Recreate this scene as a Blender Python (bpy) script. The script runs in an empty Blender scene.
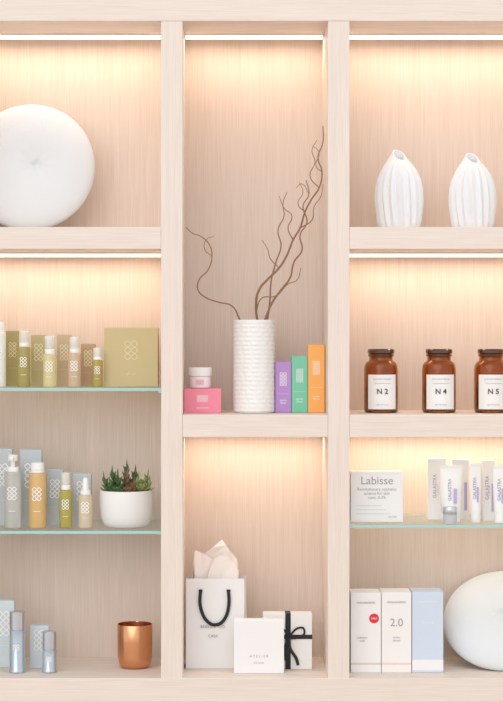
import bpy, bmesh, math, random
from mathutils import Vector, Matrix, noise
random.seed(7)
P=0.0025; D=4.7; VX=228.0; VY=330.0; ZC=1.35
DEP=0.30
def S(d): return (D+d)/D*P
def wx(px,d=0): return (px-VX)*S(d)
def wz(py,d=0): return ZC+(VY-py)*S(d)
sc=bpy.context.scene
col=sc.collection

# ------------------------------------------------------------ materials
def mat(name,c,rough=0.5,metal=0,trans=0,ior=1.45,emit=None,es=0,bump=0,bscale=200,coat=0,sss=0,alpha=1):
    m=bpy.data.materials.new(name); m.use_nodes=True
    nt=m.node_tree; b=nt.nodes['Principled BSDF']
    b.inputs['Base Color'].default_value=(*c,1)
    b.inputs['Roughness'].default_value=rough
    b.inputs['Metallic'].default_value=metal
    b.inputs['Transmission Weight'].default_value=trans
    b.inputs['IOR'].default_value=ior
    b.inputs['Coat Weight'].default_value=coat
    b.inputs['Alpha'].default_value=alpha
    if emit:
        b.inputs['Emission Color'].default_value=(*emit,1); b.inputs['Emission Strength'].default_value=es
    tc=nt.nodes.new('ShaderNodeTexCoord'); nz=nt.nodes.new('ShaderNodeTexNoise')
    nz.inputs['Scale'].default_value=bscale; nz.inputs['Detail'].default_value=3
    nt.links.new(tc.outputs['Object'],nz.inputs['Vector'])
    if bump>0:
        bp=nt.nodes.new('ShaderNodeBump'); bp.inputs['Strength'].default_value=bump
        bp.inputs['Distance'].default_value=0.002
        nt.links.new(nz.outputs['Fac'],bp.inputs['Height']); nt.links.new(bp.outputs['Normal'],b.inputs['Normal'])
    else:
        mr=nt.nodes.new('ShaderNodeMapRange')
        mr.inputs['To Min'].default_value=max(0,rough-0.03); mr.inputs['To Max'].default_value=min(1,rough+0.03)
        nt.links.new(nz.outputs['Fac'],mr.inputs['Value']); nt.links.new(mr.outputs['Result'],b.inputs['Roughness'])
    return m
def wood(name,c1,c2,scale):
    m=bpy.data.materials.new(name); m.use_nodes=True
    nt=m.node_tree; b=nt.nodes['Principled BSDF']; b.inputs['Roughness'].default_value=0.6
    tc=nt.nodes.new('ShaderNodeTexCoord')
    def layer(k,det,dist):
        mp=nt.nodes.new('ShaderNodeMapping'); mp.inputs['Scale'].default_value=[s*k for s in scale]
        nz=nt.nodes.new('ShaderNodeTexNoise'); nz.inputs['Scale'].default_value=1
        nz.inputs['Detail'].default_value=det; nz.inputs['Distortion'].default_value=dist
        nt.links.new(tc.outputs['Object'],mp.inputs['Vector']); nt.links.new(mp.outputs['Vector'],nz.inputs['Vector'])
        return nz
    a=layer(1,5,0.3); f=layer(0.16,3,0.6)
    mx=nt.nodes.new('ShaderNodeMath'); mx.operation='MULTIPLY_ADD'; mx.inputs[1].default_value=0.75
    m2=nt.nodes.new('ShaderNodeMath'); m2.operation='MULTIPLY'; m2.inputs[1].default_value=0.25
    nt.links.new(f.outputs['Fac'],m2.inputs[0]); nt.links.new(a.outputs['Fac'],mx.inputs[0]); nt.links.new(m2.outputs[0],mx.inputs[2])
    r=nt.nodes.new('ShaderNodeValToRGB'); r.color_ramp.elements[0].position=0.34; r.color_ramp.elements[1].position=0.64
    r.color_ramp.elements[0].color=(*c1,1); r.color_ramp.elements[1].color=(*c2,1)
    nt.links.new(mx.outputs[0],r.inputs[0]); nt.links.new(r.outputs[0],b.inputs['Base Color'])
    bp=nt.nodes.new('ShaderNodeBump'); bp.inputs['Strength'].default_value=0.06; bp.inputs['Distance'].default_value=0.001
    nt.links.new(a.outputs['Fac'],bp.inputs['Height']); nt.links.new(bp.outputs['Normal'],b.inputs['Normal'])
    return m
WV=wood('oak_vertical',(0.735,0.635,0.56),(0.835,0.745,0.675),(560,60,9))
WH=wood('oak_horizontal',(0.735,0.635,0.56),(0.835,0.745,0.675),(9,60,560))
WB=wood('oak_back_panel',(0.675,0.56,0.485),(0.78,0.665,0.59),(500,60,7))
WHITE=mat('white_ceramic',(0.86,0.85,0.84),0.35)
MATTE=mat('white_bisque',(0.81,0.83,0.86),0.6,bump=0.05)
LINEN=mat('white_linen',(0.76,0.79,0.82),0.85,bump=0.35,bscale=500)
PAPER=mat('white_paper',(0.86,0.86,0.865),0.6)
TISSUE=mat('blush_tissue_paper',(0.93,0.85,0.81),0.8,bump=0.1,bscale=60)
BLACK=mat('black_ribbon',(0.012,0.012,0.014),0.45)
GREYT=mat('grey_print',(0.35,0.35,0.37),0.6)
DARKT=mat('dark_print',(0.06,0.06,0.07),0.6)
WHITET=mat('white_print',(0.95,0.95,0.93),0.5)
PLAST=mat('white_plastic',(0.90,0.90,0.89),0.3)
SILVER=mat('brushed_silver',(0.62,0.66,0.72),0.25,metal=0.9)
COPPER=mat('copper',(0.78,0.38,0.20),0.25,metal=1)
ALU=mat('aluminium_channel',(0.85,0.82,0.78),0.4,metal=0.3)
LED=mat('led_diffuser',(1,0.95,0.88),0.4,emit=(1,0.93,0.84),es=1.0)
AMBER=mat('amber_glass',(0.60,0.25,0.05),0.04,trans=0.9,ior=1.45)
AMBCAP=mat('amber_stopper',(0.085,0.03,0.012),0.10,coat=0.6)
POWDER=mat('amber_contents',(0.24,0.12,0.03),0.8)
BARK=mat('willow_bark',(0.30,0.17,0.10),0.8,bump=0.5,bscale=80)
SOIL=mat('soil',(0.05,0.035,0.025),0.95,bump=0.8,bscale=300)

def glassmat():
    m=bpy.data.materials.new('shelf_glass'); m.use_nodes=True
    nt=m.node_tree; b=nt.nodes['Principled BSDF']; out=nt.nodes['Material Output']
    b.inputs['Base Color'].default_value=(0.75,0.93,0.90,1); b.inputs['Roughness'].default_value=0.03
    tr=nt.nodes.new('ShaderNodeBsdfTransparent'); tr.inputs['Color'].default_value=(0.96,0.99,0.985,1)
    mx=nt.nodes.new('ShaderNodeMixShader'); mx.inputs[0].default_value=0.12
    nt.links.new(tr.outputs[0],mx.inputs[1]); nt.links.new(b.outputs[0],mx.inputs[2]); nt.links.new(mx.outputs[0],out.inputs[0])
    return m
GLASS=glassmat()
GEDGE=mat('glass_edge',(0.38,0.62,0.60),0.15,coat=0.5)

# ------------------------------------------------------------ helpers
def empty(name,loc=(0,0,0),rz=0):
    e=bpy.data.objects.new(name,None); e.empty_display_size=0.03
    e.location=loc; e.rotation_euler=(0,0,rz); col.objects.link(e); return e
def mobj(name,vs,fs,m,parent=None,smooth=True,ang=35):
    me=bpy.data.meshes.new(name); me.from_pydata([tuple(v) for v in vs],[],fs)
    bm=bmesh.new(); bm.from_mesh(me); bmesh.ops.recalc_face_normals(bm,faces=bm.faces); bm.to_mesh(me); bm.free()
    if smooth:
        me.shade_smooth(); me.set_sharp_from_angle(angle=math.radians(ang))
    me.materials.append(m)
    o=bpy.data.objects.new(name,me); col.objects.link(o)
    if parent: o.parent=parent
    return o
def box(name,x0,x1,y0,y1,z0,z1,m,parent=None,bev=0.0008):
    vs=[(x,y,z) for x in (x0,x1) for y in (y0,y1) for z in (z0,z1)]
    fs=[(0,1,3,2),(4,6,7,5),(0,4,5,1),(2,3,7,6),(0,2,6,4),(1,5,7,3)]
    o=mobj(name,vs,fs,m,parent,smooth=False)
    if bev>0:
        b=o.modifiers.new('bev','BEVEL'); b.width=bev; b.segments=2; b.limit_method='ANGLE'
    return o
def lathe(name,prof,m,parent=None,seg=48,mod=None,ang=35):
    vs=[];fs=[];n=len(prof)
    for i,(r,z) in enumerate(prof):
        for j in range(seg):
            t=2*math.pi*j/seg
            rr,zz=(r,z) if mod is None else mod(r,z,t,i)
            vs.append((rr*math.cos(t),rr*math.sin(t),zz))
    for i in range(n-1):
        for j in range(seg):
            k=(j+1)%seg
            fs.append((i*seg+j,i*seg+k,(i+1)*seg+k,(i+1)*seg+j))
    fs.append(tuple(range(seg))[::-1]); fs.append(tuple((n-1)*seg+j for j in range(seg)))
    return mobj(name,vs,fs,m,parent,ang=ang)
def text(s,x,y,z,size,m,parent,rot=0,bold=0):
    cu=bpy.data.curves.new('label_text','FONT'); cu.body=s; cu.size=size; cu.align_x='CENTER'; cu.align_y='CENTER'
    cu.extrude=0.00015; cu.offset=bold
    t=bpy.data.objects.new('tmp',cu); col.objects.link(t)
    bpy.context.view_layer.update()
    me=bpy.data.meshes.new_from_object(t.evaluated_get(bpy.context.evaluated_depsgraph_get()))
    bpy.data.objects.remove(t)
    me.materials.clear(); me.materials.append(m)
    o=bpy.data.objects.new('label_text',me); o.location=(x,y,z); o.rotation_euler=(math.pi/2,rot,0)
    col.objects.link(o); o.parent=parent; return o
def rings(parent,x,y,z,r,cols,rows,m,w=0.22):
    vs=[];fs=[];N=14
    for c in range(cols):
        for q in range(rows):
            cx=x+(c-(cols-1)/2)*r*2.0; cz=z+(q-(rows-1)/2)*r*1.9
            b=len(vs)
            for k in range(N):
                t=2*math.pi*k/N; sq=1/ (abs(math.cos(t))**1.3+abs(math.sin(t))**1.3)**(1/1.3)
                for rr in (r*1.1*sq,r*1.1*sq*(1-w*1.7)):
                    vs.append((cx+rr*math.cos(t),y,cz+rr*math.sin(t)))
            for k in range(N):
                l=(k+1)%N
                fs.append((b+2*k,b+2*l,b+2*l+1,b+2*k+1))
    return mobj('emblem_print',vs,fs,m,parent,smooth=False)
def ribbon(name,pts,w,m,parent,y,th=0.0006,sub=8):
    P3=[]
    n=len(pts)
    for i in range(n-1):
        p0=pts[max(i-1,0)];p1=pts[i];p2=pts[i+1];p3=pts[min(i+2,n-1)]
        for k in range(sub):
            t=k/sub
            f=lambda a,b,c,d:0.5*((2*b)+(-a+c)*t+(2*a-5*b+4*c-d)*t*t+(-a+3*b-3*c+d)*t**3)
            P3.append((f(p0[0],p1[0],p2[0],p3[0]),f(p0[1],p1[1],p2[1],p3[1])))
    P3.append(pts[-1]); vs=[];fs=[]
    for i,(a,b) in enumerate(P3):
        q0=P3[max(i-1,0)];q1=P3[min(i+1,len(P3)-1)]
        dx,dz=q1[0]-q0[0],q1[1]-q0[1];l=math.hypot(dx,dz) or 1
        nx,nz=-dz/l*w/2,dx/l*w/2
        vs+=[(a+nx,y,b+nz),(a-nx,y,b-nz),(a-nx,y-th,b-nz),(a+nx,y-th,b+nz)]
    for i in range(len(P3)-1):
        for k in range(4):
            fs.append((4*i+k,4*i+(k+1)%4,4*i+4+(k+1)%4,4*i+4+k))
    e=4*(len(P3)-1); fs+=[(3,2,1,0),(e,e+1,e+2,e+3)]
    return mobj(name,vs,fs,m,parent,smooth=False)

# ------------------------------------------------------------ shelving
XL,XR=-50,561
ZT,ZM,ZB=wz(227),wz(415),wz(678)
sh=empty('built_in_shelving')
zt_top=wz(-45)
def board(name,a,b,y0,y1,z0,z1,m): box(name,a,b,y0,y1,z0,z1,m,sh,0.0012)
for i,(a,b) in enumerate([(XL-22,XL),(161,182.5),(328,349.5),(XR,XR+22)]):
    board('upright_%d'%(i+1),wx(a),wx(b),0,DEP,ZB-0.06,wz(21),WV)
board('header',wx(XL-22),wx(XR+22),-0.001,DEP,wz(21),zt_top,WH)
board('bottom_shelf',wx(XL-22),wx(XR+22),-0.001,DEP,wz(702),ZB,WH)
e=0.0003
board('shelf_1',wx(XL),wx(161)-e,0.0,DEP,wz(249),ZT,WH)
board('shelf_2',wx(349.5)+e,wx(XR),0.0,DEP,wz(249),ZT,WH)
board('shelf_3',wx(182.5)+e,wx(328)-e,0.0,DEP,wz(437),ZM,WH)
board('shelf_4',wx(349.5)+e,wx(XR),0.0,DEP,wz(437),ZM,WH)
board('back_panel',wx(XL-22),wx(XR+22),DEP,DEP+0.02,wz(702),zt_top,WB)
bz=wz(702)-0.001
board('base_carcass',wx(XL-22),wx(XR+22),0.01,DEP+0.02,0.08,bz,WH)
board('plinth',wx(XL-20),wx(XR+20),0.05,DEP+0.02,0.0,0.08,WH)
xs=[wx(XL-22),wx(72),wx(171.5),wx(339),wx(450),wx(XR+22)]
for i in range(5):
    board('cabinet_door_%d'%(i+1),xs[i]+0.0015,xs[i+1]-0.0015,-0.01,0.009,0.085,bz-0.003,WV)

PAINT=mat('wall_paint',(0.85,0.83,0.80),0.8,bump=0.05)
FLOORM=wood('floor_oak',(0.50,0.41,0.34),(0.64,0.54,0.46),(3,70,40))
box('wall_back',-3.2,3.4,DEP+0.021,DEP+0.12,0.0,2.9,PAINT,None,0)
box('floor',-3.2,3.4,-6.0,DEP+0.12,-0.05,0.0,FLOORM,None,0)

def gshelf(px0,px1,py):
    g=empty('glass_shelf',(0,0,0)); z=wz(py,0.02)
    a,b=wx(px0)+0.001,wx(px1)-0.001
    box('pane',a,b,0.022,DEP-0.001,z-0.0075,z,GLASS,g,0)
    box('polished_edge',a,b,0.02,0.0218,z-0.0075,z,GEDGE,g,0.0004)
    k=0
    for x in (a+0.004,b-0.004):
        for y in (0.06,0.24):
            k+=1
            box('shelf_pin_%d'%k,x-0.004,x+0.004,y-0.004,y+0.004,z-0.014,z-0.0077,SILVER,g,0.001)
    return z
ZG1=gshelf(XL,161,388); ZG2=gshelf(XL,161,531); ZG3=gshelf(349.5,XR,525)

def led(px0,px1,py,power):
    zu=wz(py); a,b=wx(px0)+0.002,wx(px1)-0.002; y=0.215
    g=empty('led_light_bar',((a+b)/2,y,zu))
    w=(b-a)/2
    box('channel',-w,w,-0.011,0.011,-0.004,-0.0003,ALU,g,0)
    box('diffuser',-w,w,-0.009,0.009,-0.012,-0.0042,LED,g,0.002)
    l=bpy.data.lights.new('led_glow','AREA'); l.shape='RECTANGLE'; l.size=2*w-0.01; l.size_y=0.02
    l.energy=power*2*w; l.color=(1.0,0.77,0.58)
    o=bpy.data.objects.new('led_glow',l); o.location=(0,0,-0.0135); col.objects.link(o); o.parent=g
PW=1.5
led(XL,161,21,PW); led(182.5,328,21,PW); led(349.5,XR,21,PW)
led(XL,161,249,PW); led(349.5,XR,249,PW); led(182.5,328,437,PW); led(349.5,XR,437,PW)

# ------------------------------------------------------------ objects
def pillow(px,rpx,zbase,d,tilt,thick=0.065,rx=1.0,rz=0.0,dimp=1.0,ox=0.0):
    R=rpx*S(d); n=40; seg=72
    vs=[];fs=[]
    rad=[math.sin(math.pi/2*i/n)*R for i in range(1,n+1)]
    def tt(r,t,s):
        u=min(r/R,1); h=thick*(max(0,1-u**2.8))**0.5
        dx=u*math.cos(t)-ox; dz=u*math.sin(t); v=math.hypot(dx,dz); a=math.atan2(dz,dx)
        dim=math.exp(-(v/0.06)**2); wide=math.exp(-(v/0.26)**2)
        wr=0.03*math.cos(9*a+1.3*math.sin(2*a))*math.exp(-((v-0.16)/0.12)**2)
        return h*(1-dimp*(0.34*dim+0.18*wide-wr*0.6))
    for s in (-1,1):
        b=len(vs); vs.append((0,s*tt(0,0,s),0))
        m_=n if s==-1 else n-1
        for i in range(m_):
            for j in range(seg):
                t=2*math.pi*j/seg; r=rad[i]
                vs.append((r*math.cos(t)*rx,s*tt(r,t,s),r*math.sin(t)))
        for j in range(seg):
            fs.append((b,b+1+j,b+1+(j+1)%seg))
        for i in range(m_-1):
            for j in range(seg):
                k=(j+1)%seg
                fs.append((b+1+i*seg+j,b+1+i*seg+k,b+1+(i+1)*seg+k,b+1+(i+1)*seg+j))
        if s==-1: rim=b+1+(n-1)*seg
        else:
            last=b+1+(m_-1)*seg
            for j in range(seg):
                k=(j+1)%seg; fs.append((last+j,last+k,rim+k,rim+j))
    M=Matrix.Rotation(-tilt,4,'X')@Matrix.Rotation(rz,4,'Z')
    vs=[M@Vector(v) for v in vs]; zmin=min(v.z for v in vs)
    vs=[Vector((v.x,v.y,v.z-zmin)) for v in vs]
    o=mobj('round_tufted_cushion',vs,fs,LINEN,None,ang=180)
    o.location=(wx(px,d),d,zbase+0.0005)
    return o
pillow(30.5,64.5,ZT,0.20,math.radians(9),0.040,ox=0.10)
pillow(503.5,57.5,ZB,0.18,math.radians(42),0.042,rx=1.05,rz=math.radians(-8))

def budvase(px,pyt,zb,d,w,ph):
    H=wz(pyt,d)-zb; R=w*S(d)/2
    pr=[(0.80,0.0),(0.86,0.015),(0.90,0.08),(0.94,0.2),(0.98,0.32),(1.0,0.44),(0.97,0.55),(0.90,0.66),(0.78,0.76),(0.61,0.86),(0.45,0.93),(0.33,0.98),(0.285,1.0),(0.23,0.995),(0.22,0.95),(0.30,0.85),(0.3,0.8)]
    P2=[]
    for i in range(len(pr)-1):
        for k in range(4):
            t=k/4; P2.append((pr[i][0]*(1-t)+pr[i+1][0]*t,pr[i][1]*(1-t)+pr[i+1][1]*t))
    P2.append(pr[-1])
    def mod(r,z,t,i):
        u=z/H
        a=0.075*min(1,u*5+0.35)*(1 if u<0.86 else max(0.2,(1-u)*7))
        tw=t*17+ph+2.2*math.sin(u*2.4)
        tri=abs(((tw/(2*math.pi))%1)*2-1)*2-1
        rr=r*(1+a*tri)
        zz=z+ (max(0,u-0.70)/0.30)**2*R*(0.22*math.sin(t)-0.10*math.cos(t))*min(1,r/(0.22*R))
        return rr,zz
    o=lathe('pleated_bud_vase',[(r*R,z*H) for r,z in P2],MATTE,None,seg=204,mod=mod,ang=22)
    o.location=(wx(px,d),d,zb+0.0004); return o
budvase(399,155,ZT,0.15,46,0.4); budvase(472.5,158,ZT,0.15,45,2.0)

# textured cylinder vase
d=0.13; R=20.7*S(d); H=wz(320,d)-ZM
pr=[(0.90,0),(0.96,0.008),(0.985,0.02)]
N=130
for i in range(N+1): pr.append((1.0,0.025+0.965*i/N))
pr+=[(0.99,1.0),(0.93,1.0),(0.92,0.985),(0.92,0.3),(0.9,0.05)]
def vm(r,z,t,i):
    u=z/H
    if i>2 and i<len(pr)-6 and u<0.96:
        row=int(u*21); v=(u*21)%1
        a=(t/(2*math.pi)*13+(0.5 if row%2 else 0)+0.4*math.sin(row*1.7))%1
        e=max(0,1-abs(v-0.5)*2.4)**0.5*max(0,1-(abs(a-0.5)*2.1)**4)
        return r*(1+0.026*(e-0.6)),z
    return r,z
o=lathe('textured_cylinder_vase',[(a*R,b*H) for a,b in pr],WHITE,None,seg=200,mod=vm,ang=70)
VXW=wx(254,d); o.location=(VXW,d,ZM+0.0004)

wb=empty('curly_willow_branches',(VXW,d,ZM+H*0.5))
def branch(pts,r0,r1,dz=0.0):
    cu=bpy.data.curves.new('stem','CURVE'); cu.dimensions='3D'; cu.bevel_depth=1.0; cu.bevel_resolution=3; cu.resolution_u=6
    sp=cu.splines.new('BEZIER'); sp.bezier_points.add(len(pts)-1)
    for i,(x,y,dd) in enumerate(pts):
        x=min(x,323.3)
        b=sp.bezier_points[i]; b.co=(wx(x,dd)-VXW,dd-d,wz(y,dd)-(ZM+H*0.5)); b.handle_left_type=b.handle_right_type='AUTO'
        t=i/(len(pts)-1); b.radius=r0*(1-t)+r1*t
    cu.materials.append(BARK)
    t_=bpy.data.objects.new('tmpc',cu); col.objects.link(t_); bpy.context.view_layer.update()
    me=bpy.data.meshes.new_from_object(t_.evaluated_get(bpy.context.evaluated_depsgraph_get())); bpy.data.objects.remove(t_)
    o=bpy.data.objects.new('stem',me); col.objects.link(o); o.parent=wb
B=0.0037
branch([(258,370,.13),(260,335,.13),(256,308,.13),(259,290,.12),(268,279,.12),(279,268,.12),(287,255,.13),(293,240,.13),(300,228,.13),(305,212,.12),(311,200,.12),(319,188,.12),(322,172,.12),(318,158,.12),(323,142,.12),(323,126,.12)],B,0.0013)
branch([(252,370,.12),(262,330,.12),(272,303,.11),(281,290,.11),(290,278,.10),(294,262,.10),(302,250,.10),(300,235,.11),(307,222,.11),(303,206,.10),(309,194,.10),(306,180,.10)],B*.9,0.0012)
branch([(262,370,.14),(266,330,.15),(270,300,.15),(271,282,.16),(276,262,.16),(281,246,.15),(278,230,.15),(284,216,.15),(283,203,.15),(287,192,.15)],B*.7,0.0010)
branch([(293,240,.13),(288,228,.14),(292,216,.14),(284,208,.15),(279,196,.15)],B*.45,0.0008)
branch([(300,228,.13),(312,220,.12),(314,207,.11),(321,196,.10),(323,184,.10)],B*.4,0.0008)
branch([(319,188,.12),(310,176,.12),(315,162,.12),(312,150,.12),(317,140,.12)],B*.4,0.0008)
branch([(322,172,.12),(316,166,.11),(319,152,.11),(313,146,.11)],B*.3,0.0007)
branch([(279,268,.12),(270,258,.11),(268,250,.1),(262,240,.1)],B*.35,0.0008)
branch([(256,312,.13),(262,298,.11),(276,296,.1),(288,284,.1),(297,280,.09),(301,268,.09)],B*.45,0.0009)
branch([(309,194,.10),(302,184,.1),(296,188,.09)],B*.3,0.0007)
branch([(305,212,.12),(298,204,.11),(303,192,.11),(299,182,.11)],B*.35,0.0007)
branch([(246,370,.12),(246,335,.12),(239,318,.12),(232,306,.11),(218,302,.11),(205,297,.11),(198,290,.11),(199,280,.11),(208,270,.12),(212,256,.12),(209,244,.12),(200,236,.11),(192,233,.11),(186,227,.11)],B*.6,0.0011)
branch([(212,256,.12),(205,250,.12),(206,240,.12),(214,236,.12)],B*.3,0.0007)

def carton(name,x0,x1,pyt,zb,d,c,dep=0.04,rough=0.5,rz=0,m=None,lidline=True):
    if m is None: m=mat(name+'_card',c,rough)
    w=(x1-x0)*S(d); h=wz(pyt,d)-zb
    e_=empty(name,(wx((x0+x1)/2,d),d,zb+0.0004),rz)
    box('body',-w/2,w/2,0,dep,0,h,m,e_,0.0009)
    if lidline:
        box('tuck_flap',-w/2+0.001,w/2-0.001,0.001,dep-0.001,h,h+0.0004,m,e_,0)
    return e_,w,h

e_,w,h=carton('pink_gift_carton',184,221,389,ZM,0.10,(0.88,0.27,0.38),0.08)
rings(e_,0,-0.0004,h*0.60,0.0045,3,2,WHITET); text('rose cream',0,-0.0004,h*0.22,0.007,WHITET,e_)
zj=ZM+h+0.0012
j=empty('cosmetic_cream_jar',(wx(200,0.13),0.137,zj)); s=S(.13)
FROST=mat('frosted_blush',(0.90,0.82,0.82),0.25)
lathe('body',[(9.5*s,0),(10.5*s,0.002),(10.8*s,0.006),(10.8*s,0.029),(10*s,0.031)],FROST,j)
lathe('lid',[(11.4*s,0.0312),(11.8*s,0.033),(11.8*s,0.0515),(11.2*s,0.053),(2*s,0.0535)],PLAST,j)
rings(j,0,-11.1*s,0.016,0.0034,3,2,mat('rose_print',(0.8,0.3,0.4),0.5))
for nm,x0,x1,pt,c in [('purple_product_carton',275.3,291.2,362,(0.47,0.27,0.62)),('green_product_carton',291.6,307.6,356.5,(0.20,0.58,0.40)),('orange_product_carton',308,324.8,345,(0.95,0.45,0.12))]:
    e_,w,h=carton(nm,x0,x1,pt,ZM,0.12,c,0.042)
    rings(e_,0,-0.0004,h*0.66,0.0046,2,4,WHITET,w=0.2)
    box('label_rule',-w*0.32,w*0.32,-0.0005,0,h*0.37,h*0.373,WHITET,e_,0)
    text('serum\n30 ml',0,-0.0004,h*0.22,0.007,WHITET,e_)

def amber(px,label,d=0.09):
    s=S(d+0.045); e_=empty('amber_apothecary_jar',(wx(px,d+.045),d+0.045,ZM+0.0004))
    R=16.9*s; H=(wz(349,d+.045)-ZM)
    out=[(0.88,0),(0.96,0.012),(1,0.04),(1,0.68),(0.97,0.74),(0.88,0.785),(0.74,0.81),(0.70,0.83),(0.70,0.875),(0.76,0.885),(0.78,0.90),(0.77,0.915),(0.66,0.918)]
    inn=[(0.62,0.90),(0.62,0.83),(0.68,0.80),(0.86,0.76),(0.93,0.70),(0.93,0.06),(0.85,0.035)]
    lathe('jar_glass',[(a*R,b*H) for a,b in out+inn],AMBER,e_,seg=64)
    lathe('contents',[(0.84*R,0.04*H),(0.91*R,0.06*H),(0.91*R,0.40*H),(0.6*R,0.43*H),(0.1*R,0.44*H)],POWDER,e_)
    lathe('stopper',[(0.60*R,0.86*H),(0.61*R,0.919*H),(0.74*R,0.922*H),(0.80*R,0.935*H),(0.80*R,0.985*H),(0.74*R,1.0*H),(0.1*R,1.0*H)],AMBCAP,e_)
    vs=[];fs=[];n=24;a0=math.radians(53)
    for i in range(n+1):
        t=-math.pi/2-a0+2*a0*i/n
        for z in (0.06*H,0.60*H): vs.append((1.012*R*math.cos(t),1.012*R*math.sin(t),z))
    for i in range(n): fs.append((2*i,2*i+2,2*i+3,2*i+1))
    mobj('paper_label',vs,fs,PAPER,e_)
    text(label,0,-1.02*R-0.0003,0.335*H,0.019,DARKT,e_,bold=0.0003)
    text('BATH SALTS BLEND',0,-1.02*R,0.53*H,0.0052,GREYT,e_)
    box('label_rule',-R*.5,R*.5,-1.024*R-0.0003,-1.022*R,.46*H,.465*H,GREYT,e_,0)
    text('NET WT 8 OZ',0,-1.02*R,0.13*H,0.005,GREYT,e_)
amber(381,'N 2'); amber(439,'N 4'); amber(491,'N 5')

def bottle(name,x0,x1,pyc,pyb,zb,d,c,cap=None,trans=0.35,style='cap',label=WHITET,cw=0.72):
    s=S(d); R=(x1-x0)*s/2; hb=wz(pyb,d)-zb; hc=wz(pyc,d)-zb
    e_=empty(name,(wx((x0+x1)/2,d),d+0.01,zb+0.0004))
    m=mat(name+'_tint',c,0.12,trans=trans,ior=1.35)
    lathe('body',[(R*0.88,0),(R*0.97,0.0015),(R,0.005),(R,hb-0.006),(R*0.96,hb-0.0025),(R*0.82,hb-0.0005),(R*0.5,hb)],m,e_)
    cm=cap or PLAST; rc=R*cw; H=hc-hb
    lathe('collar',[(rc,hb+0.0002),(rc,hb+0.26*H),(rc*0.9,hb+0.29*H),(rc*0.4,hb+0.3*H)],cm,e_,seg=32)
    if style=='dropper':
        lathe('dropper_bulb',[(rc*0.62,hb+0.3*H),(rc*0.66,hb+0.5*H),(rc*0.5,hb+0.9*H),(rc*0.3,hc)],cm,e_,seg=32)
    elif style=='clear':
        lathe('pump_stem',[(rc*0.3,hb+0.3*H),(rc*0.3,hb+0.5*H),(rc*0.66,hb+0.52*H),(rc*0.66,hb+0.88*H),(rc*0.3,hb+0.9*H)],PLAST,e_,seg=24)
        lathe('clear_overcap',[(rc*1.02,hb+0.301*H),(rc*1.02,hc-0.002),(rc*0.9,hc),(rc*0.85,hc-0.001),(rc*0.94,hc-0.003),(rc*0.94,hb+0.302*H)],mat('frosted_overcap',(0.90,0.89,0.84),0.2,alpha=0.5),e_,seg=32)
    elif style=='pump':
        lathe('pump_stem',[(rc*0.35,hb+0.3*H),(rc*0.35,hb+0.62*H),(rc*0.75,hb+0.64*H),(rc*0.8,hc-0.001),(rc*0.6,hc)],cm,e_,seg=24)
        box('spout',-rc*0.25,rc*0.25,-rc*1.9,-rc*0.5,hb+0.74*H,hb+0.92*H,cm,e_,0.001)
    else:
        lathe('cap_top',[(rc*0.98,hb+0.301*H),(rc*0.98,hc-0.002),(rc*0.88,hc)],cm,e_,seg=32)
    rings(e_,0,-R-0.0006,hb*0.62,R*0.27,2,3,label)
    box('label_rule',-R*0.4,R*0.4,-R-0.0007,-R-0.0002,hb*0.3,hb*0.31,label,e_,0)
    return e_
def logobox(name,x0,x1,pt,zb,d,c,dep=0.03,rz=0,lab=WHITET):
    e_,w,h=carton(name,x0,x1,pt,zb,d,c,dep,0.45,rz)
    rings(e_,0,-0.0004,h*0.66,w*0.15,2,4,lab)
    box('label_rule',-w*0.3,w*0.3,-0.0005,0,h*0.33,h*0.333,lab,e_,0)
    return e_
GOLD=mat('gold_print',(0.85,0.78,0.50),0.4)
db=0.15; dbt=0.09
bottle('lotion_bottle',-8,5.5,322,332,ZG1,dbt,(0.90,0.89,0.84),trans=0.1,style='cap')
logobox('olive_product_carton',6,19,331,ZG1,db,(0.44,0.37,0.15),lab=GOLD)
bottle('green_serum_bottle',17,30,331,347,ZG1,dbt,(0.54,0.46,0.17),style='clear')
logobox('olive_product_carton',31,46,335,ZG1,db,(0.53,0.45,0.23),lab=GOLD)
bottle('green_serum_bottle',42.5,56,336,354,ZG1,dbt,(0.88,0.81,0.48),style='clear')
logobox('tan_product_carton',57,71,335,ZG1,db,(0.58,0.45,0.29),lab=GOLD)
bottle('amber_serum_bottle',67.5,81,337,353,ZG1,dbt,(0.82,0.63,0.46),style='clear')
logobox('brown_product_carton',81,95,344,ZG1,db,(0.53,0.36,0.21),lab=GOLD)
bottle('green_serum_bottle',92,102.5,348,360,ZG1,dbt,(0.60,0.48,0.14),style='clear',cw=0.8)
e_,w,h=carton('olive_gift_set_carton',104,158,328,ZG1,0.12,(0.60,0.495,0.265),0.06)
LG=mat('olive_print',(0.80,0.72,0.47),0.5)
rings(e_,0,-0.0004,h*0.62,0.0085,2,3,LG,w=0.14); text('gift set',0,-0.0004,h*0.22,0.009,LG,e_)
BG=(0.50,0.56,0.59)
logobox('blue_grey_product_carton',-8,12,449,ZG2,db,(0.55,0.61,0.65))
bottle('clear_cleanser_bottle',4,21,455,472,ZG2,dbt,(0.80,0.81,0.77),style='pump',trans=0.5)
logobox('blue_grey_product_carton',20,41.5,450,ZG2,db,(0.53,0.60,0.64))
bottle('orange_cleanser_bottle',28.5,46,463,473,ZG2,dbt,(0.93,0.63,0.28),style='cap',cw=0.8)
logobox('blue_grey_product_carton',46.5,63,470,ZG2,db,BG)
bottle('olive_cleanser_bottle',59,72,473,490,ZG2,dbt,(0.60,0.53,0.15),style='clear')
logobox('blue_grey_product_carton',73,91,474,ZG2,db,(0.53,0.59,0.62))
bottle('peach_serum_bottle',78,92.5,478,495,ZG2,dbt,(0.88,0.74,0.56),style='dropper')
logobox('pale_blue_product_carton',-8,14,601,ZB,0.14,(0.65,0.74,0.79))
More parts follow.
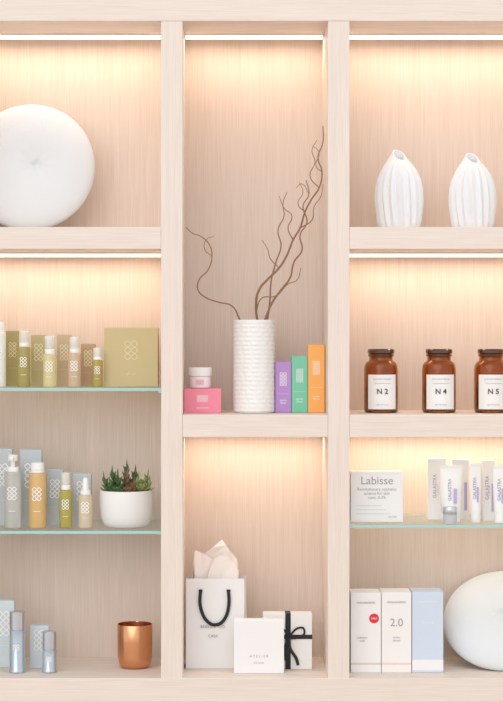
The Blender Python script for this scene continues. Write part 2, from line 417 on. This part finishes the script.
def silverb(x0,x1,pt,pm,d):
    s=S(d); R=(x1-x0)*s/2; h=wz(pt,d)-ZB; hm=wz(pm,d)-ZB
    e_=empty('silver_serum_bottle',(wx((x0+x1)/2,d),d+0.01,ZB+0.0004))
    body=mat('smoked_silver_glass',(0.50,0.57,0.64),0.12,metal=0.5)
    lathe('base',[(R*0.9,0),(R*1.05,0.001),(R*1.05,0.006),(R,0.0075),(R,hm-0.001),(R*.95,hm)],body,e_)
    lathe('cap',[(R*0.92,hm+0.0002),(R*0.92,hm+0.003),(R*1.0,hm+0.0032),(R*1.0,h-0.0015),(R*0.93,h)],SILVER,e_)
    rings(e_,0,-R-0.0005,hm*0.6,R*0.2,2,2,WHITET)
silverb(9,24.5,612,630,0.07); silverb(42,56,632,650,0.07)
logobox('pale_blue_product_carton',30,48.5,626,ZB,0.13,(0.65,0.72,0.77))

d=0.13; s=S(d+.02); R=17.7*s; h=wz(625,d)-ZB
o=lathe('copper_tumbler',[(R*.62,0),(R*.74,0.001),(R*.86,0.006),(R*.93,0.015),(R*.97,0.03),(R*.99,h*.6),(R,h-0.001),(R*.985,h),(R*.96,h-0.001),(R*.94,h*.6),(R*.9,0.03),(R*.8,0.012),(R*.5,0.006)],COPPER,None,seg=64)
o.location=(wx(134.5,d),d+.02,ZB+0.0004)

# planter + succulent
d=0.13; s=S(d); pl=empty('potted_succulent',(wx(126.5,d),d,ZG2+0.0004)); R=27*s; H=36.5*s
lathe('ceramic_bowl',[(R*.62,0),(R*.74,0.001),(R*.84,0.006),(R*.92,0.016),(R*.97,0.03),(R*.995,H*.6),(R,H*.8),(R*.985,H-0.0015),(R*.95,H),(R*.9,H-0.002),(R*.9,H*.55),(R*.5,H*.5)],WHITE,pl,seg=72)
lathe('soil',[(R*.88,H*.72),(R*.88,H*.86),(R*.5,H*.9),(R*.1,H*.91)],SOIL,pl)
G1=mat('succulent_green',(0.09,0.16,0.055),0.45); G2=mat('succulent_lime',(0.28,0.34,0.11),0.45); G3=mat('succulent_russet',(0.26,0.14,0.08),0.5)
def leaves(name,items,m):
    vs=[];fs=[];ns=7
    for (p,dr,L,wd) in items:
        dr=Vector(dr).normalized(); up=Vector((0,0,1))
        side=dr.cross(up); side=side.normalized() if side.length>1e-3 else Vector((1,0,0)); nn=side.cross(dr)
        prof=[(0,.35),(.2,.8),(.45,1),(.7,.8),(.88,.42),(1,.04)]
        b=len(vs)
        for u,rr in prof:
            c=Vector(p)+dr*L*u+up*L*0.18*u*u
            for k in range(ns):
                a=2*math.pi*k/ns; vs.append(c+side*wd*rr*math.cos(a)+nn*wd*rr*.5*math.sin(a))
        for i in range(len(prof)-1):
            for k in range(ns):
                l=(k+1)%ns; fs.append((b+i*ns+k,b+i*ns+l,b+(i+1)*ns+l,b+(i+1)*ns+k))
        e0=b+(len(prof)-1)*ns
        fs.append(tuple(e0+k for k in range(ns))); fs.append(tuple(b+k for k in range(ns))[::-1])
    mobj(name,vs,fs,m,pl,ang=60)
def rosette(cx,cy,cz,r,n):
    it=[]
    for i in range(n):
        t=i*2.39996; el=math.radians(15+65*i/n)
        it.append(((cx,cy,cz),(math.cos(t)*math.cos(el),math.sin(t)*math.cos(el),math.sin(el)),r*(1-.35*i/n),r*.17))
    return it
def stalk(cx,cy,cz,lx,ly,hh,n,L):
    it=[]
    for i in range(n):
        u=i/n; t=i*1.57+(0.4 if i%2 else 0)
        it.append(((cx+lx*u,cy+ly*u,cz+hh*u),(math.cos(t)+lx*8,math.sin(t)+ly*8,0.9+u),L*(1-.3*u),L*.22))
    it.append(((cx+lx,cy+ly,cz+hh),(lx*5,ly*5,1),L,L*.16)); return it
zt=H*.88
g=[];lm=[];ru=[]
g+=stalk(-10*s,0,zt,-4*s,0,19*s,14,9*s)+stalk(-2*s,2*s,zt,2*s,0,25*s,16,9*s)+stalk(6*s,4*s,zt,3*s,0,17*s,12,9*s)+stalk(-16*s,-4*s,zt,-6*s,-1*s,13*s,10,9*s)+stalk(-5*s,-6*s,zt,-3*s,-2*s,16*s,11,9*s)
g+=stalk(-13*s,-8*s,zt,-3*s,-2*s,9*s,9,8*s)+stalk(2*s,8*s,zt,6*s,2*s,20*s,12,8*s)
g+=rosette(-8*s,-14*s,zt,12*s,18)+rosette(-14*s,8*s,zt,15*s,16)+rosette(3*s,0,zt+2*s,13*s,20)+rosette(-17*s,-5*s,zt,12*s,16)
lm+=rosette(15*s,-6*s,zt+1*s,14*s,22)+rosette(9*s,10*s,zt,15*s,18)+stalk(14*s,2*s,zt,7*s,0,15*s,11,9*s)+stalk(18*s,-2*s,zt,5*s,0,9*s,8,9*s)+stalk(9*s,-3*s,zt,3*s,-1*s,12*s,10,9*s)
ru+=rosette(3*s,-14*s,zt,12*s,18)+stalk(1*s,-4*s,zt,0,0,17*s,12,8*s)+stalk(6*s,-9*s,zt,2*s,-1*s,9*s,8,8*s)
leaves('green_leaves',g,G1); leaves('lime_leaves',lm,G2); leaves('russet_leaves',ru,G3)

# ---- gift bag
d=0.13; s=S(d); gb=empty('paper_gift_bag',(wx(217,d),d,ZB+0.0004),0); W=62*s; H=wz(579,d)-ZB; T=0.075
vs=[];fs=[]
x0,x1=-W/2,W/2
prof=[(x0,0),(x1-0.010,0),(x1+0.002,T*.5),(x1-0.004,T),(x0+0.004,T),(x0-0.001,T*.5)]
nz=8
for i in range(nz+1):
    z=H*i/nz; u=i/nz
    for k,(a,b) in enumerate(prof):
        aa=a; bb=b
        if k==2: aa-=0.008*u
        if k==5: aa+=0.008*u
        if k in (3,4): bb-=0.012*u
        if k in (0,1): bb+=0.006*u
        vs.append((aa,bb,z))
n=len(prof)
for i in range(nz):
    for k in range(n):
        l=(k+1)%n; fs.append((i*n+k,i*n+l,(i+1)*n+l,(i+1)*n+k))
fs.append(tuple(range(n))[::-1])
o=mobj('bag_body',vs,fs,PAPER,gb,smooth=False)
so=o.modifiers.new('s','SOLIDIFY'); so.thickness=0.0008
def L(px,py): return ((px-217)*s, wz(py,d)-ZB)
ribbon('ribbon_handle',[L(200.5,591),L(200,604),L(204,617),L(212,624.5),L(221,623),L(227,614),L(229,602),L(228.5,592)],0.0085,BLACK,gb,-0.0015,0.001)
for px in (200.5,228.5):
    a,b=L(px,591); box('eyelet',a-0.005,a+0.005,-0.0018+0.003,0.0055,b-0.003,b+0.003,BLACK,gb,0.001)
a,b=L(213,634)
text('CASA',a,0.0005,b-0.006,0.010,GREYT,gb); text('BEAUTY  CO.',a,0.001,b+0.018,0.011,GREYT,gb)
def sheet(name,pts,y,amp,seed):
    bm=bmesh.new(); v=[bm.verts.new((L(*p)[0],y,L(*p)[1])) for p in pts]; bm.faces.new(v)
    bmesh.ops.triangulate(bm,faces=bm.faces)
    bmesh.ops.subdivide_edges(bm,edges=bm.edges,cuts=1,use_grid_fill=True); bmesh.ops.triangulate(bm,faces=bm.faces)
    for q in bm.verts:
        t=noise.noise(Vector((q.co.x*28+seed,q.co.z*18,seed)))
        q.co.y+=amp*t*2
    me=bpy.data.meshes.new(name); bm.to_mesh(me); bm.free(); me.materials.append(TISSUE)
    o=bpy.data.objects.new(name,me); col.objects.link(o); o.parent=gb
    so=o.modifiers.new('s','SOLIDIFY'); so.thickness=0.0004
sheet('tissue_sheet_1',[(193,600),(192,575),(194,553),(204,556),(212,550),(222,542),(230,553),(237,562),(240,574),(237,600)],0.045,0.012,3)
sheet('tissue_sheet_2',[(195,600),(193,566),(195,552),(207,557),(216,563),(224,578),(224,600)],0.030,0.008,9)
sheet('tissue_sheet_3',[(206,600),(208,574),(214,560),(224,554),(234,562),(239,573),(236,600)],0.020,0.006,15)

e_,w,h=carton('white_square_box',234,284,620,ZB,0.06,(0.88,0.88,0.88),0.03)
box('lid_rim',-w/2+0.004,w/2-0.004,-0.0006,0,0.004,h-0.004,PAPER,e_,0)
text('A T E L I E R',0,-0.0008,h*0.32,0.009,GREYT,e_); text('skin studio',0,-0.0008,h*0.20,0.006,GREYT,e_)
e_,w,h=carton('ribbon_tied_gift_box',263,312,614,ZB,0.12,(0.88,0.88,0.88),0.045,m=PAPER)
d=0.12; s=S(d)
def Q(px,py): return ((px-287.5)*s, wz(py,d)-ZB)
vx=Q(288,0)[0]
box('ribbon_vertical',vx-0.007,vx+0.007,-0.0008,0.0458,-0.0,h+0.0012,BLACK,e_,0)
hz=Q(0,637)[1]
box('ribbon_horizontal',-w/2-0.0008,w/2+0.0008,-0.0012,0.0462,hz-0.0055,hz+0.0055,BLACK,e_,0)
ribbon('bow_loop_1',[Q(289,637),Q(296,629),Q(303,628),Q(304,634),Q(297,638),Q(289,638)],0.005,BLACK,e_,-0.003,0.001)
ribbon('bow_loop_2',[Q(289,637),Q(284,630),Q(280,630),Q(280,636),Q(289,638)],0.005,BLACK,e_,-0.003,0.001)
ribbon('bow_tail_1',[Q(289,637),Q(290,648),Q(296,658),Q(298,665)],0.008,BLACK,e_,-0.0045,0.001)
ribbon('bow_tail_2',[Q(289,637),Q(285,648),Q(286,660)],0.008,BLACK,e_,-0.006,0.001)

# ---- right glass shelf
e_,w,h=carton('white_skincare_box',350.8,403,472,ZG3,0.09,(0.87,0.87,0.88),0.05)
text('Labisse',0,-0.0004,h*0.82,0.029,GREYT,e_)
text('Revolutionary cosmetic\nscience for skin\nconc. 0.3%',0,-0.0004,h*0.57,0.0105,GREYT,e_)
for k in range(3): box('print_line_%d'%k,-w*.4,w*(.1+.08*k),-0.0004,0,h*(.32-.08*k),h*(.325-.08*k),GREYT,e_,0)
text('60 CAPS',w*0.3,-0.0004,h*0.1,0.006,GREYT,e_)
LILAC=mat('lilac_print',(0.52,0.43,0.72),0.5)
LGT=mat('lilac_grey_print',(0.42,0.40,0.50),0.6)
def wcart(x0,x1,pt,d,rz=0):
    e_,w,h=carton('white_lilac_carton',x0,x1,pt,ZG3,d,(0.86,0.87,0.90),0.035,rz=rz,m=PAPER)
    text('GALASTRA',-w*0.12,-0.0005,h*0.55,0.0125,LGT,e_,rot=-math.pi/2,bold=0.0001)
    box('band',w*.22,w*.38,-0.0004,0,h*.15,h*.62,LILAC,e_,0)
    text('renew 30 ml',w*.05,-0.0005,h*0.5,0.005,LGT,e_,rot=-math.pi/2)
def tube(x0,x1,pt,d):
    s=S(d); W=(x1-x0)*s; h=wz(pt,d)-ZG3
    e_=empty('squeeze_tube',(wx((x0+x1)/2,d),d+0.02,ZG3+0.0004)); R=W/2
    lathe('cap',[(R*.78,0),(R*.82,0.001),(R*.82,0.022),(R*.78,0.0235)],PLAST,e_,seg=32)
    vs=[];fs=[];n=32;m_=14; z0=0.0237
    for i in range(m_+1):
        u=i/m_; rx=R*(0.85+0.15*min(1,u*1.5)); ry=R*0.8*(1-u)**0.7+0.0008
        if u<0.12: ry=R*.8
        for k in range(n):
            t=2*math.pi*k/n; vs.append((rx*math.cos(t),ry*math.sin(t),z0+(h*.94-z0)*u))
    for i in range(m_):
        for k in range(n):
            l=(k+1)%n; fs.append((i*n+k,i*n+l,(i+1)*n+l,(i+1)*n+k))
    fs.append(tuple(range(n))[::-1]); fs.append(tuple(m_*n+k for k in range(n)))
    mobj('tube_body',vs,fs,PLAST,e_)
    box('crimp',-R,R,-0.0009,0.0009,h*.94,h,PLAST,e_,0.0003)
    text('GALASTRA',-W*.10,-R*.72,h*0.58,0.0115,LGT,e_,rot=-math.pi/2,bold=0.0001)
    box('lilac_band',R*.15,R*.45,-R*.80,-R*.70,h*.34,h*.60,LILAC,e_,0.0004)
wcart(428,446,459,0.15); tube(441,463,466,0.07); wcart(452,469,460,0.16); tube(470.5,482.5,464,0.07); wcart(482.5,495,461,0.12); tube(494,508,466,0.06); wcart(508,524,460,0.13)
j=empty('mini_glass_jar',(wx(450,0.045),0.047,ZG3+0.0004)); s=S(.04)
lathe('pot',[(6*s,0),(7*s,0.001),(7*s,0.024),(6*s,0.026)],mat('grey_glass',(0.72,0.73,0.75),0.15,trans=0.3),j,seg=40)
lathe('lid',[(7.1*s,0.0262),(7.3*s,0.027),(7.3*s,0.041),(6.8*s,0.043)],SILVER,j,seg=40)

# ---- bottom right cartons
RED=mat('red_sticker',(0.75,0.03,0.06),0.4)
e_,w,h=carton('white_tall_carton',350.8,381,593,ZB,0.07,(0.85,0.85,0.85),0.075)
vs=[(0,-0.0007,0)]+[(0.0125*math.cos(t*math.pi/12),-0.0007,0.0125*math.sin(t*math.pi/12)) for t in range(24)]
st=mobj('round_sticker',vs,[(0,1+k,1+(k+1)%24) for k in range(24)],RED,e_,smooth=False); st.location=(w*.27,0,h*.68)
text('SALE',w*.27,-0.0009,h*.68,0.007,WHITET,e_)
text('mesoestetic',0,-0.0004,h*.88,0.010,GREYT,e_); text('solution\nmist',-w*.12,-0.0004,h*.42,0.008,GREYT,e_)
box('foil_band',-w/2,w/2,-0.0003,0.0004,h*.10,h*.125,mat('beige_band',(0.70,0.62,0.55),.5),e_,0)
e_,w,h=carton('white_tall_carton',381.6,411.5,592.5,ZB,0.07,(0.87,0.85,0.84),0.075)
text('2.0',0,-0.0004,h*.62,0.028,GREYT,e_); text('mesoestetic',0,-0.0004,h*.88,0.010,GREYT,e_); text('active\nserum',0,-0.0004,h*.42,0.008,GREYT,e_)
box('foil_band',-w/2,w/2,-0.0003,0.0004,h*.10,h*.125,mat('peach_band',(0.80,0.65,0.56),.5),e_,0)
e_,w,h=carton('pale_blue_tall_carton',412.2,443.3,592,ZB,0.07,(0.62,0.71,0.84),0.075)
text('mesoestetic',0,-0.0004,h*.88,0.010,PAPER,e_); text('hydra',0,-0.0004,h*.62,0.012,PAPER,e_)
box('white_band',-w/2,w/2,-0.0003,0.0004,h*.03,h*.16,PAPER,e_,0)

# ------------------------------------------------------------ lights
w_=bpy.data.worlds.new('studio_daylight'); sc.world=w_; w_.use_nodes=True
bg=w_.node_tree.nodes['Background']; bg.inputs[0].default_value=(0.99,0.985,0.985,1); bg.inputs[1].default_value=1.02
sn=bpy.data.lights.new('window_daylight','SUN'); sn.energy=0.8; sn.angle=math.radians(50); sn.color=(1,0.98,0.96)
so=bpy.data.objects.new('window_daylight',sn); so.rotation_euler=(math.radians(62),0,math.radians(-18)); col.objects.link(so)

cam=bpy.data.cameras.new('camera'); co=bpy.data.objects.new('camera',cam); col.objects.link(co)
co.location=(0,-D,ZC); co.rotation_euler=(math.pi/2,0,0)
cam.sensor_fit='HORIZONTAL'; cam.sensor_width=36; cam.lens=36*D/(503*P)
cam.shift_x=(251.5-VX)/503; cam.shift_y=-(351-VY)/503
sc.camera=co
sc.view_settings.view_transform='Standard'; sc.view_settings.look='None'; sc.view_settings.exposure=0
